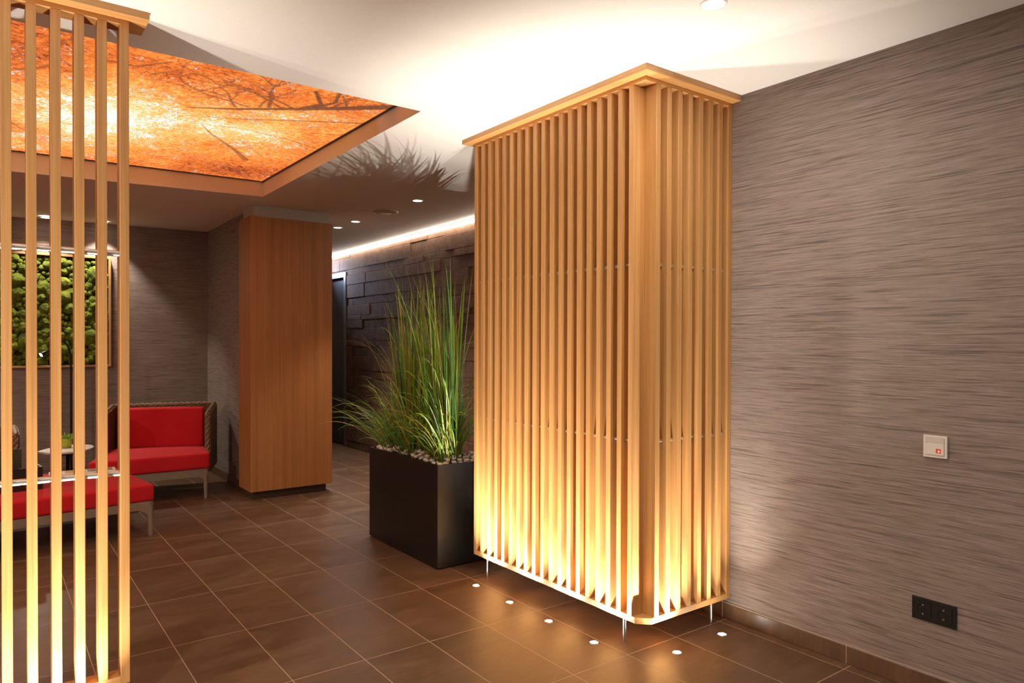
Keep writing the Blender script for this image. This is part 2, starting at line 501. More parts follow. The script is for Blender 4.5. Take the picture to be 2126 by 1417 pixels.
# ------------------------------------------------------------------ illuminated ceiling picture
def picture_mesh():
    res = .0085
    nx = int((XR - XR0) / res); ny = int((YR1 - YR0) / res)
    xs = np.linspace(XR0, XR, nx + 1); ys = np.linspace(YR0, YR1, ny + 1)
    X, Y = np.meshgrid(xs, ys, indexing='ij')
    Yf = YR1L + (YR1 - YR1L) * (X - XR0) / (XR - XR0)
    Yw = YR0 + (Y - YR0) / (YR1 - YR0) * (Yf - YR0)
    Xw = X.copy()
    X = X / 1.019; Y = 3.035 + (Y - YR0) * .976
    rng = np.random.default_rng(5)
    def blob(cx, cy, ax, ay, rot=0.):
        c_, s_ = math.cos(rot), math.sin(rot)
        u = ((X - cx) * c_ + (Y - cy) * s_) / ax; v = (-(X - cx) * s_ + (Y - cy) * c_) / ay
        return np.exp(-(u * u + v * v))
    glow = (1.25 * blob(.50, 4.45, .34, .50) + .62 * blob(1.22, 4.28, .26, .22) + .40 * blob(1.5, 3.70, .28, .13, -.5)
            + .42 * blob(.15, 5.2, .22, .22) + .30 * blob(1.0, 4.1, .5, .3) + .25 * blob(1.45, 4.6, .16, .13)
            + 1.0 * blob(-1.2, 4.3, .5, .5) + .3 * blob(-.5, 3.8, .5, .3))
    red = .9 * blob(.0, 3.6, .3, .35) + .8 * blob(1.5, 5.2, .35, .3) + .5 * blob(.7, 3.4, .7, .25) + .35 * blob(.9, 5.3, .9, .2) \
        + .4 * blob(1.6, 3.45, .25, .2) + .6 * blob(-1.8, 3.4, .8, .4)
    dark = np.zeros_like(X)
    def stroke(pts, w0, w1, val=1.):
        pts = [np.array(p, float) for p in pts]
        n = len(pts) - 1
        for k in range(n):
            a, b = pts[k], pts[k + 1]
            wa = w0 + (w1 - w0) * k / n; wb = w0 + (w1 - w0) * (k + 1) / n
            d_ = b - a; L2 = d_ @ d_ + 1e-9
            t = np.clip(((X - a[0]) * d_[0] + (Y - a[1]) * d_[1]) / L2, 0, 1)
            dist = np.hypot(X - a[0] - t * d_[0], Y - a[1] - t * d_[1])
            w = wa + (wb - wa) * t
            np.maximum(dark, val * np.clip((w - dist) / .006 + .5, 0, 1) * (w > .001), out=dark)
    def branch(p, ang, length, w, depth, val):
        pts = [p]; a = ang; q = np.array(p, float)
        for k in range(4):
            a += rng.uniform(-.3, .3)
            q = q + length / 4 * np.array([math.cos(a), math.sin(a)])
            pts.append(tuple(q))
        stroke(pts, w, w * .35, val)
        if depth > 0:
            for k in range(3):
                branch(pts[rng.integers(1, 5)], a + rng.choice([-1, 1]) * rng.uniform(.4, 1.1), length * rng.uniform(.4, .7), w * .5, depth - 1, val)
    # trunk along the near right edge, with its branches
    stroke([(1.72, 3.31), (1.5, 3.50), (1.33, 3.635), (1.05, 3.84), (.85, 3.95)], .036, .006, .9)
    stroke([(1.33, 3.62), (1.39, 3.50), (1.30, 3.34)], .014, .010, .9)
    stroke([(1.36, 3.60), (1.44, 3.44), (1.40, 3.28)], .013, .008, .9)
    branch((1.46, 3.51), -1.7, .25, .009, 1, .85)
    branch((1.19, 3.70), -2.0, .42, .012, 2, .8)
    branch((1.10, 3.76), -2.6, .40, .009, 2, .75)
    branch((1.25, 3.68), -2.7, .45, .009, 2, .75)
    branch((.96, 3.66), -2.9, .30, .007, 1, .7)
    for q_, a_, l_, w_ in (((1.38, 3.59), -1.3, .34, .009), ((1.52, 3.48), -1.9, .22, .008), ((1.60, 3.42), -1.2, .18, .007), ((1.15, 3.72), -1.4, .36, .008), ((1.30, 3.65), -2.3, .40, .009), ((1.05, 3.80), -2.2, .38, .007), ((1.42, 3.56), 2.4, .25, .006), ((.9, 3.45), .3, .4, .006)):
        branch(q_, a_, l_, w_, 2, .85)
    # other trunks reaching in from the right edge
    stroke([(1.72, 3.655), (1.40, 3.83), (1.11, 4.0), (.95, 4.06)], .010, .004, .75)
    stroke([(1.70, 3.95), (1.45, 4.06), (1.22, 4.16)], .006, .003, .6)
    stroke([(1.715, 4.33), (1.43, 4.21), (1.18, 4.165), (1.0, 4.2)], .007, .003, .65)
    stroke([(1.41, 4.86), (1.35, 4.76), (1.305, 4.68), (1.21, 4.55), (1.06, 4.35), (.98, 4.2)], .022, .004, .65)
    stroke([(1.46, 4.69), (1.36, 4.56), (1.27, 4.45)], .006, .004, .5)
    branch((1.27, 4.62), -1.2, .35, .005, 1, .5)
    stroke([(.60, 5.60), (.63, 5.47), (.60, 5.36)], .012, .006, .7)
    stroke([(.40, 3.5), (.55, 3.5), (.66, 3.36)], .010, .007, .7)
    stroke([(.62, 3.56), (.72, 3.42)], .008, .005, .6)
    stroke([(.12, 3.84), (.2, 3.78), (.26, 3.66)], .012, .008, .6)
    branch((.15, 5.3), -.8, .5, .006, 1, .5)
    branch((.35, 3.2), 1.8, .5, .007, 2, .55)
    for k in range(9):
        branch((rng.uniform(-2.4, .2), rng.uniform(3.2, 5.3)), rng.uniform(0, 6.28), rng.uniform(.3, .7), .012, 2, .7)
    vs = np.stack([Xw, Yw, np.full_like(X, ZP)], -1).reshape(-1, 3)
    idx = np.arange((nx + 1) * (ny + 1)).reshape(nx + 1, ny + 1)
    fs = np.stack([idx[:-1, :-1], idx[:-1, 1:], idx[1:, 1:], idx[1:, :-1]], -1).reshape(-1, 4)
    me = bpy.data.meshes.new('printed_panel')
    me.vertices.add(len(vs)); me.vertices.foreach_set('co', vs.ravel())
    me.loops.add(fs.size); me.loops.foreach_set('vertex_index', fs.ravel().astype(np.int32))
    me.polygons.add(len(fs)); me.polygons.foreach_set('loop_start', np.arange(0, fs.size, 4, dtype=np.int32))
    me.update(calc_edges=True)
    col = np.stack([np.clip(glow, 0, 2), np.clip(red, 0, 1), dark, np.ones_like(dark)], -1).reshape(-1, 4).astype(np.float32)
    at = me.color_attributes.new('print', 'FLOAT_COLOR', 'POINT'); at.data.foreach_set('color', col.ravel())
    return me

def mk_print():
    k = N('backlit_autumn_print')
    k.t.nodes.remove(k.bsdf)
    at = k.n('ShaderNodeAttribute', attribute_name='print')
    sep = k.n('ShaderNodeSeparateColor'); k.l(at.outputs['Color'], sep.inputs[0])
    glow, red, dark = sep.outputs[0], sep.outputs[1], sep.outputs[2]
    tc = k.coords((1.0, 1.0, 1))
    leaf = k.noise(tc, 34, 7, .68, .6)
    leaf2 = k.noise(tc, 95, 4, .65, .3)
    big = k.noise(tc, 4.2, 4, .55)
    lum = k.math('ADD', k.math('MULTIPLY', glow, .30), k.math('MULTIPLY_ADD', leaf, .95, -.475))
    lum = k.math('ADD', lum, k.math('MULTIPLY_ADD', big, .45, .10))
    lum = k.math('SUBTRACT', lum, k.math('MULTIPLY', red, .20))
    lum = k.math('ADD', lum, k.math('MULTIPLY_ADD', leaf2, .45, -.225))
    c = k.ramp(lum, [(.0, (.17, .035, .016)), (.14, (.58, .115, .025)), (.33, (.90, .235, .042)), (.52, (1.0, .46, .11)), (.72, (1.0, .66, .26)), (.92, (1.0, .92, .70))])
    # gaps of white sky between the leaves
    sp = k.noise(tc, 62, 5, .75, 1.0)
    th = k.math('ADD', k.math('MULTIPLY', glow, .16), sp)
    th = k.math('ADD', th, k.math('MULTIPLY_ADD', k.noise(tc, 5.5, 3), .42, -.21))
    gap = k.ramp(th, [(.645, 0.0), (.685, 1.0)])
    c = k.mix(gap, c, (1.25, 1.2, 1.14))
    dk = k.math('MULTIPLY', dark, .92)
    c = k.mix(dk, c, (.10, .045, .03))
    e = k.n('ShaderNodeEmission'); k.l(c, e.inputs[0]); e.inputs[1].default_value = 1.0
    k.l(e.outputs[0], k.out.inputs[0])
    return k.m
lp = thing('ceiling_light_panel', (-.4, 4.2, ZP), 'large backlit ceiling panel printed with orange autumn treetops', 'light panel')
pm = picture_mesh()
pm.materials.append(mk_print())
po = bpy.data.objects.new('printed_panel', pm); COL.objects.link(po); po.parent = lp; po.location = -Vector(lp.location)
b = MB()
w = .012
b.box(XR0, XR, YR0, YR0 + w, ZP - .006, ZP + .02); b.prism([(XR0, YR1L - w), (XR, YR1 - w), (XR, YR1), (XR0, YR1L)], ZP - .006, ZP + .02)
b.box(XR - w, XR, YR0 + w, YR1 - w, ZP - .006, ZP + .02); b.box(XR0, XR0 + w, YR0 + w, YR1L - w, ZP - .006, ZP + .02)
b.build('edge_profile', plain('dark_profile', (.05, .03, .02), .5), lp)
MB().prism([(XR0, YR0), (XR, YR0), (XR, YR1), (XR0, YR1L)], ZP + .03, ZP + .06).build('backing_tray', M_whitemetal, lp)

# ------------------------------------------------------------------ slatted screens
def slat_positions():
    left = [2.129 + .0663 * k for k in range(19)]     # near edge (Y) of each slat of the long side
    right = [2.289 + .0699 * k for k in range(8)]     # left edge (X) of each slat of the short side
    return left, right
XL, YL = 2.2210, 2.0615       # outer planes of the long and the short side
SD, STH = .069, .0278         # slat depth and thickness
YE = 3.350                    # far end of the long side
Z0, Z1, Z2, Z3 = .1002, .127, 2.392, 2.410

ls = thing('slatted_screen', (XL, YL, 0), 'tall floor to ceiling corner screen of vertical wooden slats against the right wall', 'screen')
left, right = slat_positions()
base = None
for k, y in enumerate(left):
    if k == len(left) - 1:
        MB().box(XL, XL + SD, y, y + STH, Z0, Z3).build('slat', M_wood_z, ls, bevel=.0012, seg=1)
    elif base is None:
        base = MB().box(XL, XL + SD, y, y + STH, Z1, Z2).build('slat', M_wood_z, ls, bevel=.0012, seg=1, origin=(XL, y, Z1))
    else:
        copy_part(base, ls, Vector((0, y - YL, Z1)))
base = None
for k, x in enumerate(right):
    if k == len(right) - 1:
        MB().box(x, x + STH, YL, YL + SD, Z0, Z3).build('slat', M_wood_z, ls, bevel=.0012, seg=1)
    elif base is None:
        base = MB().box(x, x + STH, YL, YL + SD, Z1, Z2).build('slat', M_wood_z, ls, bevel=.0012, seg=1, origin=(x, YL, Z1))
    else:
        copy_part(base, ls, Vector((x - XL, 0, Z1)))
yl = left[-1]; xr = right[-1]
CH = .049
MB().prism([(XL, YL + CH), (XL + CH, YL), (XL + CH + .02, YL + SD), (XL + SD, YL + CH + .02), (XL + SD, yl), (XL, yl)], Z0, Z1).build('bottom_rail', M_wood_y, ls, bevel=.001, seg=1)
MB().prism([(XL + CH, YL), (xr, YL), (xr, YL + SD), (XL + CH + .02, YL + SD)], Z0, Z1).build('bottom_rail', M_wood_x, ls, bevel=.001, seg=1)
MB().prism([(XL, YL), (XL + SD, YL + SD), (XL + SD, yl), (XL, yl)], Z2, Z3).build('top_rail', M_wood_y, ls, bevel=.001, seg=1)
MB().prism([(XL, YL), (xr, YL), (xr, YL + SD), (XL + SD, YL + SD)], Z2, Z3).build('top_rail', M_wood_x, ls, bevel=.001, seg=1)
OV = .0495; CW = .16
MB().prism([(XL - OV, YL - OV), (XL - OV + CW, YL - OV + CW), (XL - OV + CW, YE + .055), (XL - OV, YE + .055)], Z3, ZC).build('cap_board', M_wood_y, ls, bevel=.001, seg=1)
MB().prism([(XL - OV, YL - OV), (XW, YL - OV), (XW, YL - OV + CW), (XL - OV + CW, YL - OV + CW)], Z3, ZC).build('cap_board', M_wood_x, ls, bevel=.001, seg=1)
for z in (1.633, .872):
    MB().tube([(XL + .031, YL + .08, z), (XL + .031, YE - .01, z)], .0075, 14).build('rod', M_alu, ls, smooth=True)
    MB().tube([(XL + .085, YL + .031, z), (xr + .01, YL + .031, z)], .0075, 14).build('rod', M_alu, ls, smooth=True)
for x, y in ((XL + .010, 2.18), (XL + .010, 3.226), (2.694, YL + .020)):
    MB().tube([(x, y, 0), (x, y, Z0)], .0085, 14).build('leg', M_steel, ls, smooth=True)

# foreground screen
SXE = .4095; SYF = 2.795; P2 = .0673; D2 = .069; T2 = .0285
fs_ = thing('slatted_divider', (SXE, SYF, 0), 'wooden slat room divider in the left foreground with two metal rods', 'screen')
base = None
NS = 16
for k in range(NS):
    x = SXE - T2 - P2 * k
    if k == 0 or k == NS - 1:
        MB().box(x, x + T2, SYF, SYF + D2, Z0, Z3).build('slat', M_wood_z, fs_, bevel=.0012, seg=1)
    elif base is None:
        base = MB().box(x, x + T2, SYF, SYF + D2, Z1, Z2).build('slat', M_wood_z, fs_, bevel=.0012, seg=1, origin=(x, SYF, Z1))
    else:
        copy_part(base, fs_, Vector((x - SXE, 0, Z1)))
xl = SXE - T2 - P2 * (NS - 1)
MB().box(xl + T2, SXE - T2, SYF, SYF + D2, Z0, Z1).build('bottom_rail', M_wood_x, fs_, bevel=.001, seg=1)
MB().box(xl + T2, SXE - T2, SYF, SYF + D2, Z2, Z3).build('top_rail', M_wood_x, fs_, bevel=.001, seg=1)
MB().box(xl - .045, SXE + .057, SYF - .0495, SYF + .1105, Z3, ZC).build('cap_board', M_wood_x, fs_, bevel=.001, seg=1)
for z in (1.602, .834):
    MB().tube([(xl + .005, SYF + .028, z), (SXE - .012, SYF + .028, z)], .0108, 20).build('rod', M_alu, fs_, smooth=True)
for x in (SXE - .12, xl + .12):
    MB().tube([(x, SYF + .02, 0), (x, SYF + .02, Z0)], .0085, 14).build('leg', M_steel, fs_, smooth=True)

# ------------------------------------------------------------------ lights in the floor
def area_light(name, loc, size, power, col, down=True, spread=PI, shape='DISK'):
    L = bpy.data.lights.new(name, 'AREA'); L.shape = shape; L.size = size; L.energy = power; L.color = col; L.spread = spread
    o = bpy.data.objects.new(name, L); COL.objects.link(o); o.location = loc
    if not down: o.rotation_euler = (PI, 0, 0)
    return o
def spot_light(name, loc, power, col, ang, blend=.15, size=.03):
    L = bpy.data.lights.new(name, 'SPOT'); L.energy = power; L.color = col; L.spot_size = ang; L.spot_blend = blend; L.shadow_soft_size = size
    o = bpy.data.objects.new(name, L); COL.objects.link(o); o.location = loc
    return o
P_FLOOR = 84.0
P_DOWN = 55.0
fs0 = None
def floor_spot(x, y, label, power=P_FLOOR, lean_=(0, 1)):
    global fs0
    if fs0 is None:
        t = thing('floor_spotlight', (x, y, 0), label, 'floor spotlight', 'recessed floor spotlights')
        MB().lathe((x, y, 0), [(.0165, .0006), (.0175, .0026), (.0215, .0024), (.0235, .0002), (.0235, -.02)], 32).build('steel_ring', M_steel, t, smooth=True)
        MB().lathe((x, y, 0), [(0, .0018), (.009, .0016), (.0168, .0008), (.0168, -.01)], 28).build('glass_lens', M_lens, t, smooth=True)
        fs0 = t
    else:
        t = copy_tree(fs0, (x, y, 0), label)
    # asymmetric lens: a narrow beam straight up and a wider one leaning towards the slats
    for ang, f_ in ((48 if y < 3 else 78, .95), (92 if x < 2.5 else 74, .58)):
        o = spot_light('floor_spot_beam', (x, y, .0045), power * f_, WARM, math.radians(ang), 1.0, .005)
        dv = Vector((0, 0, 1)) if ang < 80 else Vector((lean_[0] * .40, lean_[1] * .40, .92))
        o.rotation_euler = dv.to_track_quat('-Z', 'Y').to_euler()
    area_light('floor_spot_spill', (x, y, .0042), .028, power * .009, WARM, down=False)
    return t
fsl = [(2.102, 3.148, 'floor spotlight nearest the black planter, first along the long side of the screen'),
       (2.102, 2.845, 'second floor spotlight from the black planter along the long screen side'),
       (2.106, 2.545, 'third floor spotlight from the black planter along the long screen side'),
       (2.114, 2.247, 'fourth floor spotlight from the planter, left of the screen corner leg'),
       (2.326, 1.969, 'floor spotlight in front of the short screen side, just right of its corner'),
       (2.634, 1.974, 'floor spotlight nearest the right wall skirting below the screen')]
for x, y, lb in fsl: floor_spot(x, y, lb, P_FLOOR * (.6 if x > 2.5 else 1), (1, 0) if x < 2.2 else ((0, 0) if x > 2.5 else (0, 1)))
for k, x in enumerate((.21, -.09, -.39)):
    floor_spot(x, SYF - .118, ['floor spotlight below the frame before the left divider, nearest its end',
                               'middle floor spotlight before the left divider outside the frame',
                               'farthest left floor spotlight before the left divider'][k])

# ------------------------------------------------------------------ ceiling lights
dl0 = None
def downlight(x, y, label, power=P_DOWN, ang=90, col=DOWN):
    global dl0
    if dl0 is None:
        t = thing('downlight', (x, y, zc(x, y)), label, 'ceiling light', 'round recessed downlights')
        MB().lathe((x, y, zc(x, y)), [(.036, -.001), (.038, -.004), (.044, -.004), (.047, 0)], 36).build('trim_ring', M_whitemetal, t, smooth=True)
        MB().lathe((x, y, zc(x, y)), [(0, -.0025), (.0375, -.0025)], 36).build('light_disc', M_dl, t)
        dl0 = t
    else:
        t = copy_tree(dl0, (x, y, zc(x, y)), label)
    if ang > 150: area_light('downlight_beam', (x, y, zc(x, y) - .006), .07, power, col)
    else: spot_light('downlight_beam', (x, y, zc(x, y) - .012), power, col, math.radians(ang), 1.0 if ang > 150 else .45)
    return t
downlight(1.976, 1.530, 'recessed downlight at the top edge above the slatted screen', 9, 168)
downlight(2.778, 5.009, 'corridor downlight nearest the slatted screen, beside the round air vent', 60)
downlight(2.775, 6.183, 'middle corridor downlight, second from the slatted screen', 60)
downlight(2.775, 6.597, 'corridor downlight touching the right edge of the veneered pillar', 60)
downlight(.440, 7.446, 'lounge downlight above the green moss picture', 36)
downlight(.880, 7.470, 'lounge downlight above the right end of the moss picture, behind a divider slat', 50)
downlight(-.45, 7.446, 'lounge downlight left of the frame above the moss picture', 36)
downlight(1.25, -.20, 'added fill downlight behind the viewer on the right', 9, 168)  # unseen lamp, added as fill from the room behind
downlight(-.9, .9, 'added fill downlight behind the viewer on the left', 42, 168)  # unseen wide lamp put in to brighten the pillar front
downlight(2.0, -1.6, 'added fill downlight far behind the viewer', 8, 168)  # unseen, added for even light along the right wall
downlight(-2.0, 2.2, 'added fill downlight far left of the divider outside the frame', 60, 168)  # unseen wide lamp added to lift the pillar and lounge
downlight(-3.1, 5.0, 'added lounge fill downlight far left outside the frame', 60, 168)  # unseen, added to brighten the lounge ceiling and back wall

v = thing('air_vent', (2.782, 5.583, zc(2.782, 5.583)), 'round grey ceiling air vent between the corridor downlights', 'vent')
MB().lathe((2.782, 5.583, zc(2.782, 5.583)), [(.085, -.002), (.092, -.010), (.108, -.007), (.112, 0)], 40).build('vent_ring', plain('vent_enamel', (.50, .46, .42), .5), v, smooth=True)
MB().lathe((2.782, 5.583, zc(2.782, 5.583)), [(0, -.016), (.055, -.014), (.068, -.006), (.068, -.0005)], 36).build('vent_disc', plain('vent_disc_enamel', (.42, .38, .34), .5), v, smooth=True)

# light channel along the stone wall
led = thing('led_light_strip', (XS - .03, 7.3, 2.40), 'long white light strip where the stone wall meets the ceiling', 'light strip')
def led_bar(x0, x1, dz0, dz1):
    ya, yb = 3.39, 11.2
    return MB().add([(x, y, zc(x, y) + dz) for dz in (dz0, dz1) for x, y in ((x0, ya), (x1, ya), (x1, yb), (x0, yb))],
                    [(0, 3, 2, 1), (4, 5, 6, 7), (0, 1, 5, 4), (1, 2, 6, 5), (2, 3, 7, 6), (3, 0, 4, 7)])
led_bar(XS - .046, XS - .012, -.036, -.001).build('diffuser', M_led, led)
led_bar(XS - .048, XS - .046, -.010, -.001).build('channel_edge', M_alu, led)
# daylight-coloured lamp of the far corridor, out of sight behind the pillar
pl = bpy.data.lights.new('far_corridor_lamp', 'AREA'); pl.energy = 4.2; pl.spread = math.radians(75); pl.color = (.58, .72, 1.0); pl.size = .12; pl.shape = 'DISK'
plo = bpy.data.objects.new('far_corridor_lamp', pl); COL.objects.link(plo); plo.location = (3.34, 8.98, 2.30)
plo.rotation_euler = (Vector((3.6, 8.45, 2.16)) - Vector((3.34, 8.98, 2.30))).to_track_quat('-Z', 'Y').to_euler()

# ------------------------------------------------------------------ planter with grasses
PX0, PX1, PY0, PY1, PH = 2.066, 2.430, 3.487, 4.375, .596
pt = thing('planter', ((PX0 + PX1) / 2, (PY0 + PY1) / 2, 0), 'black rectangular metal planter on the floor left of the slatted screen', 'planter')
t_ = .010
b = MB()
b.box(PX0, PX1, PY0, PY0 + t_, .008, PH); b.box(PX0, PX1, PY1 - t_, PY1, .008, PH)
b.box(PX0, PX0 + t_, PY0 + t_, PY1 - t_, .008, PH); b.box(PX1 - t_, PX1, PY0 + t_, PY1 - t_, .008, PH)
b.build('box', M_black, pt)
MB().box(PX0 + .02, PX1 - .02, PY0 + .02, PY1 - .02, 0, .02).build('base', M_black, pt)
MB().box(PX0 + t_, PX1 - t_, PY0 + t_, PY1 - t_, .30, PH - .026).build('soil', M_soil, pt)

def soil_z(x, y):
    v_ = (y - PY0) / (PY1 - PY0)
    return PH - .019 + .016 * math.sin(v_ * PI)
# pebbles: a few shapes, copied
pmeshes = []
for k in range(7):
    bm = bmesh.new(); bmesh.ops.create_icosphere(bm, subdivisions=3, radius=1)
    ax = Vector((1, random.uniform(.68, .95), random.uniform(.55, .8)))
    for q in bm.verts:
        n_ = noise.noise(q.co * 1.1 + Vector((k * 7.3, 0, 0))) * .30 + noise.noise(q.co * 2.6 + Vector((0, k * 5.1, 0))) * .10
        q.co = Vector((q.co.x * ax.x, q.co.y * ax.y, q.co.z * ax.z)) * (1 + n_)
    me = bpy.data.meshes.new('pebble'); bm.to_mesh(me); bm.free()
    me.polygons.foreach_set('use_smooth', [True] * len(me.polygons)); me.materials.append(M_pebble)
    pmeshes.append(me)
spots = []
rp = random.Random(12)
tries = 0
while len(spots) < 150 and tries < 60000:
    tries += 1
    x = rp.uniform(PX0 + .028, PX1 - .028); y = rp.uniform(PY0 + .028, PY1 - .028)
    r = rp.uniform(.015, .025)
    if len(spots) < 6: r = .032
    if x - PX0 < r + .012 or PX1 - x < r + .012 or y - PY0 < r + .012 or PY1 - y < r + .012: continue
    z = soil_z(x, y) + r * .62
    ok = all((x - a) ** 2 + (y - b_) ** 2 > ((r + r2) * .90) ** 2 for a, b_, r2, z2 in spots)
    if ok: spots.append((x, y, r, z))
second = []
tries = 0
while len(second) < 46 and tries < 20000:
    tries += 1
    a = rp.choice(spots); r = rp.uniform(.014, .024)
    x = a[0] + rp.uniform(-.02, .02); y = a[1] + rp.uniform(-.02, .02)
    if x - PX0 < r + .014 or PX1 - x < r + .014 or y - PY0 < r + .014 or PY1 - y < r + .014: continue
    if all((x - q[0]) ** 2 + (y - q[1]) ** 2 > ((r + q[2]) * .95) ** 2 for q in second):
        second.append((x, y, r, soil_z(x, y) + .024 + r * .6))
for x, y, r, z in spots + second:
    o = bpy.data.objects.new('pebble', rp.choice(pmeshes)); COL.objects.link(o)
    o.location = (x, y, z); o.scale = (r, r, r); o.rotation_euler = (rp.uniform(-.4, .4), rp.uniform(-.4, .4), rp.uniform(0, 6.28))
    tag(o, 'rounded pale pebble in the black planter', 'pebble', 'pale pebbles in the black planter')

TINTS = [(.15, .30, .035), (.21, .38, .05), (.30, .42, .05), (.44, .52, .08), (.10, .25, .075), (.08, .18, .035), (.37, .33, .06)]
def blades(rng, n, centre, spread, length, width, lean, droop, dry=.1):
    """ribbon blades with a folded cross-section; returns MB with per-vertex tints"""
    mb = MB(); cols = []
    for _ in range(n):
        a = rng.uniform(0, 2 * PI)
        rr = math.sqrt(rng.random())
        bx = centre[0] + spread[0] * rr * math.cos(a); by = centre[1] + spread[1] * rr * math.sin(a)
        L = rng.uniform(*length); W = rng.uniform(*width)
        az = a + rng.uniform(-.7, .7)
        if by < 3.85 and math.sin(az) < .1 and math.cos(az) > -.45:
            az = -az + .2 if rng.random() < .55 else PI + rng.uniform(.2, 1.1)      # lean away from the screen or past its front
        th0 = rng.uniform(*lean); dr = droop[0] + (droop[1] - droop[0]) * rng.random() ** 2.0
        nseg = 13
        p = Vector((bx, by, centre[2])); th = th0
        side0 = Vector((-math.sin(az), math.cos(az), 0))
        tw = rng.uniform(-.9, .9)
        tint = rng.choice(TINTS[:6]) if rng.random() > dry else TINTS[6]
        tint = [c_ * rng.uniform(.8, 1.25) for c_ in tint]
        vs = []
        azk = az; wob = rng.uniform(-.06, .06)
        for i in range(nseg + 1):
            t = i / nseg
            d_ = Vector((math.cos(azk) * math.sin(th), math.sin(azk) * math.sin(th), math.cos(th)))
            sd = Vector((-math.sin(azk), math.cos(azk), 0))
            nn = d_.cross(sd)
            sd2 = sd * math.cos(tw) + nn * math.sin(tw); nn2 = d_.cross(sd2)
            w = W * min(1, .55 + t * 2.2) * (1 - t ** 2.2) + .0003
            vs += [p - sd2 * w * .5, p + nn2 * w * .16, p + sd2 * w * .5]
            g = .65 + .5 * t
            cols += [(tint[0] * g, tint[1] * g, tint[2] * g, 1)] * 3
            p = p + d_ * (L / nseg)
            th += dr * (t ** 1.6) / nseg * 2.6
            azk += wob / nseg * 3
            # keep clear of the slatted screen and inside walls
            if p.y < 3.42 and p.x > 2.15: p.x -= min(.012, p.x - 2.15); p.y = max(p.y, 3.405)
        fs = []
        for i in range(nseg):
            o = i * 3
            fs += [(o, o + 1, o + 4, o + 3), (o + 1, o + 2, o + 5, o + 4)]
        mb.add(vs, fs)
    mb.cols = cols
    return mb
def build_blades(mb, name, parent):
    off = world_loc(parent)
    me = bpy.data.meshes.new(name)
    me.from_pydata([(x - off[0], y - off[1], z - off[2]) for x, y, z in mb.v], [], mb.f); me.update()
    at = me.color_attributes.new('tint', 'FLOAT_COLOR', 'POINT')
    at.data.foreach_set('color', np.array(mb.cols, np.float32).ravel())
    me.polygons.foreach_set('use_smooth', [True] * len(me.polygons)); me.materials.append(M_blade)
    o = bpy.data.objects.new(name, me); COL.objects.link(o); o.parent = parent
    return o
rg = random.Random(21)
ZS = PH - .05
def tall(x, y, label, n, lmax):
    t = thing('tall_grass', (x, y, ZS), label, 'plant', 'grasses in the black planter')
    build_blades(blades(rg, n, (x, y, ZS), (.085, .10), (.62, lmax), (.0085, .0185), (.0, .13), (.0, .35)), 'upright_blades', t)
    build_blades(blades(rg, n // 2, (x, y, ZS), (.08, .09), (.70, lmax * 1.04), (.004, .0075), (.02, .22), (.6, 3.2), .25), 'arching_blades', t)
    return t
def short(x, y, label, n, lmax, lean=.75):
    t = thing('short_grass', (x, y, ZS), label, 'plant', 'grasses in the black planter')
    build_blades(blades(rg, n, (x, y, ZS), (.06, .065), (.25, lmax), (.0045, .0088), (.05, lean), (.9, 3.4), .15), 'arching_blades', t)
    build_blades(blades(rg, n // 4, (x, y, ZS), (.045, .05), (.2, lmax * .75), (.006, .010), (.0, .35), (.2, 1.2), .05), 'upright_blades', t)
    return t
tall(2.235, 4.10, 'tall upright grass clump at the far left of the planter', 95, 1.24)
tall(2.235, 3.70, 'tall upright grass clump in the planter nearest the slatted screen', 95, 1.27)
short(2.20, 4.24, 'low arching grass tuft at the left end of the planter', 165, .66, .9)
short(2.17, 3.94, 'low arching grass tuft in the middle front of the planter', 210, .68, .8)
short(2.21, 3.61, 'low arching bright green grass tuft at the right end of the planter', 185, .68, .7)
short(2.33, 3.90, 'low grass tuft at the back of the planter between the tall clumps', 160, .66)

# ------------------------------------------------------------------ switch and sockets on the right wall
sw = thing('wall_switch', (XW, 1.167, .918), 'white square wall switch with a red indicator on the right wall', 'switch')
cy, cz = 1.167, .918
b = MB(); h_ = .0405; i_ = .0320
for (y0, y1, z0, z1) in ((-h_, h_, i_, h_), (-h_, h_, -h_, -i_), (-h_, -i_, -i_, i_), (i_, h_, -i_, i_)):
    b.box(XW - .0095, XW, cy + y0, cy + y1, cz + z0, cz + z1)
b.build('frame', M_white, sw)
MB().box(XW - .011, XW, cy - .0312, cy + .0312, cz + .0135, cz + .0312).build('label_field', plain('cream_plastic', (.62, .57, .50), .35, 0, .02), sw, bevel=.001)
ro = MB().box(XW - .012, XW, cy - .0312, cy + .0312, cz - .0312, cz + .0130).build('rocker', M_white, sw, bevel=.0015)
MB().box(XW - .0124, XW - .011, cy - .0205, cy - .0035, cz - .023, cz - .007).build('indicator_window', M_redled, ro)
b = MB(); b.lathe((XW - .0124, cy - .0135, cz - .0165), [(0, .0006), (.0022, .0004), (.003, 0)], 14, 'X')
b.build('indicator_symbol', emission('indicator_white', (1, .75, .7), 1.2), ro)

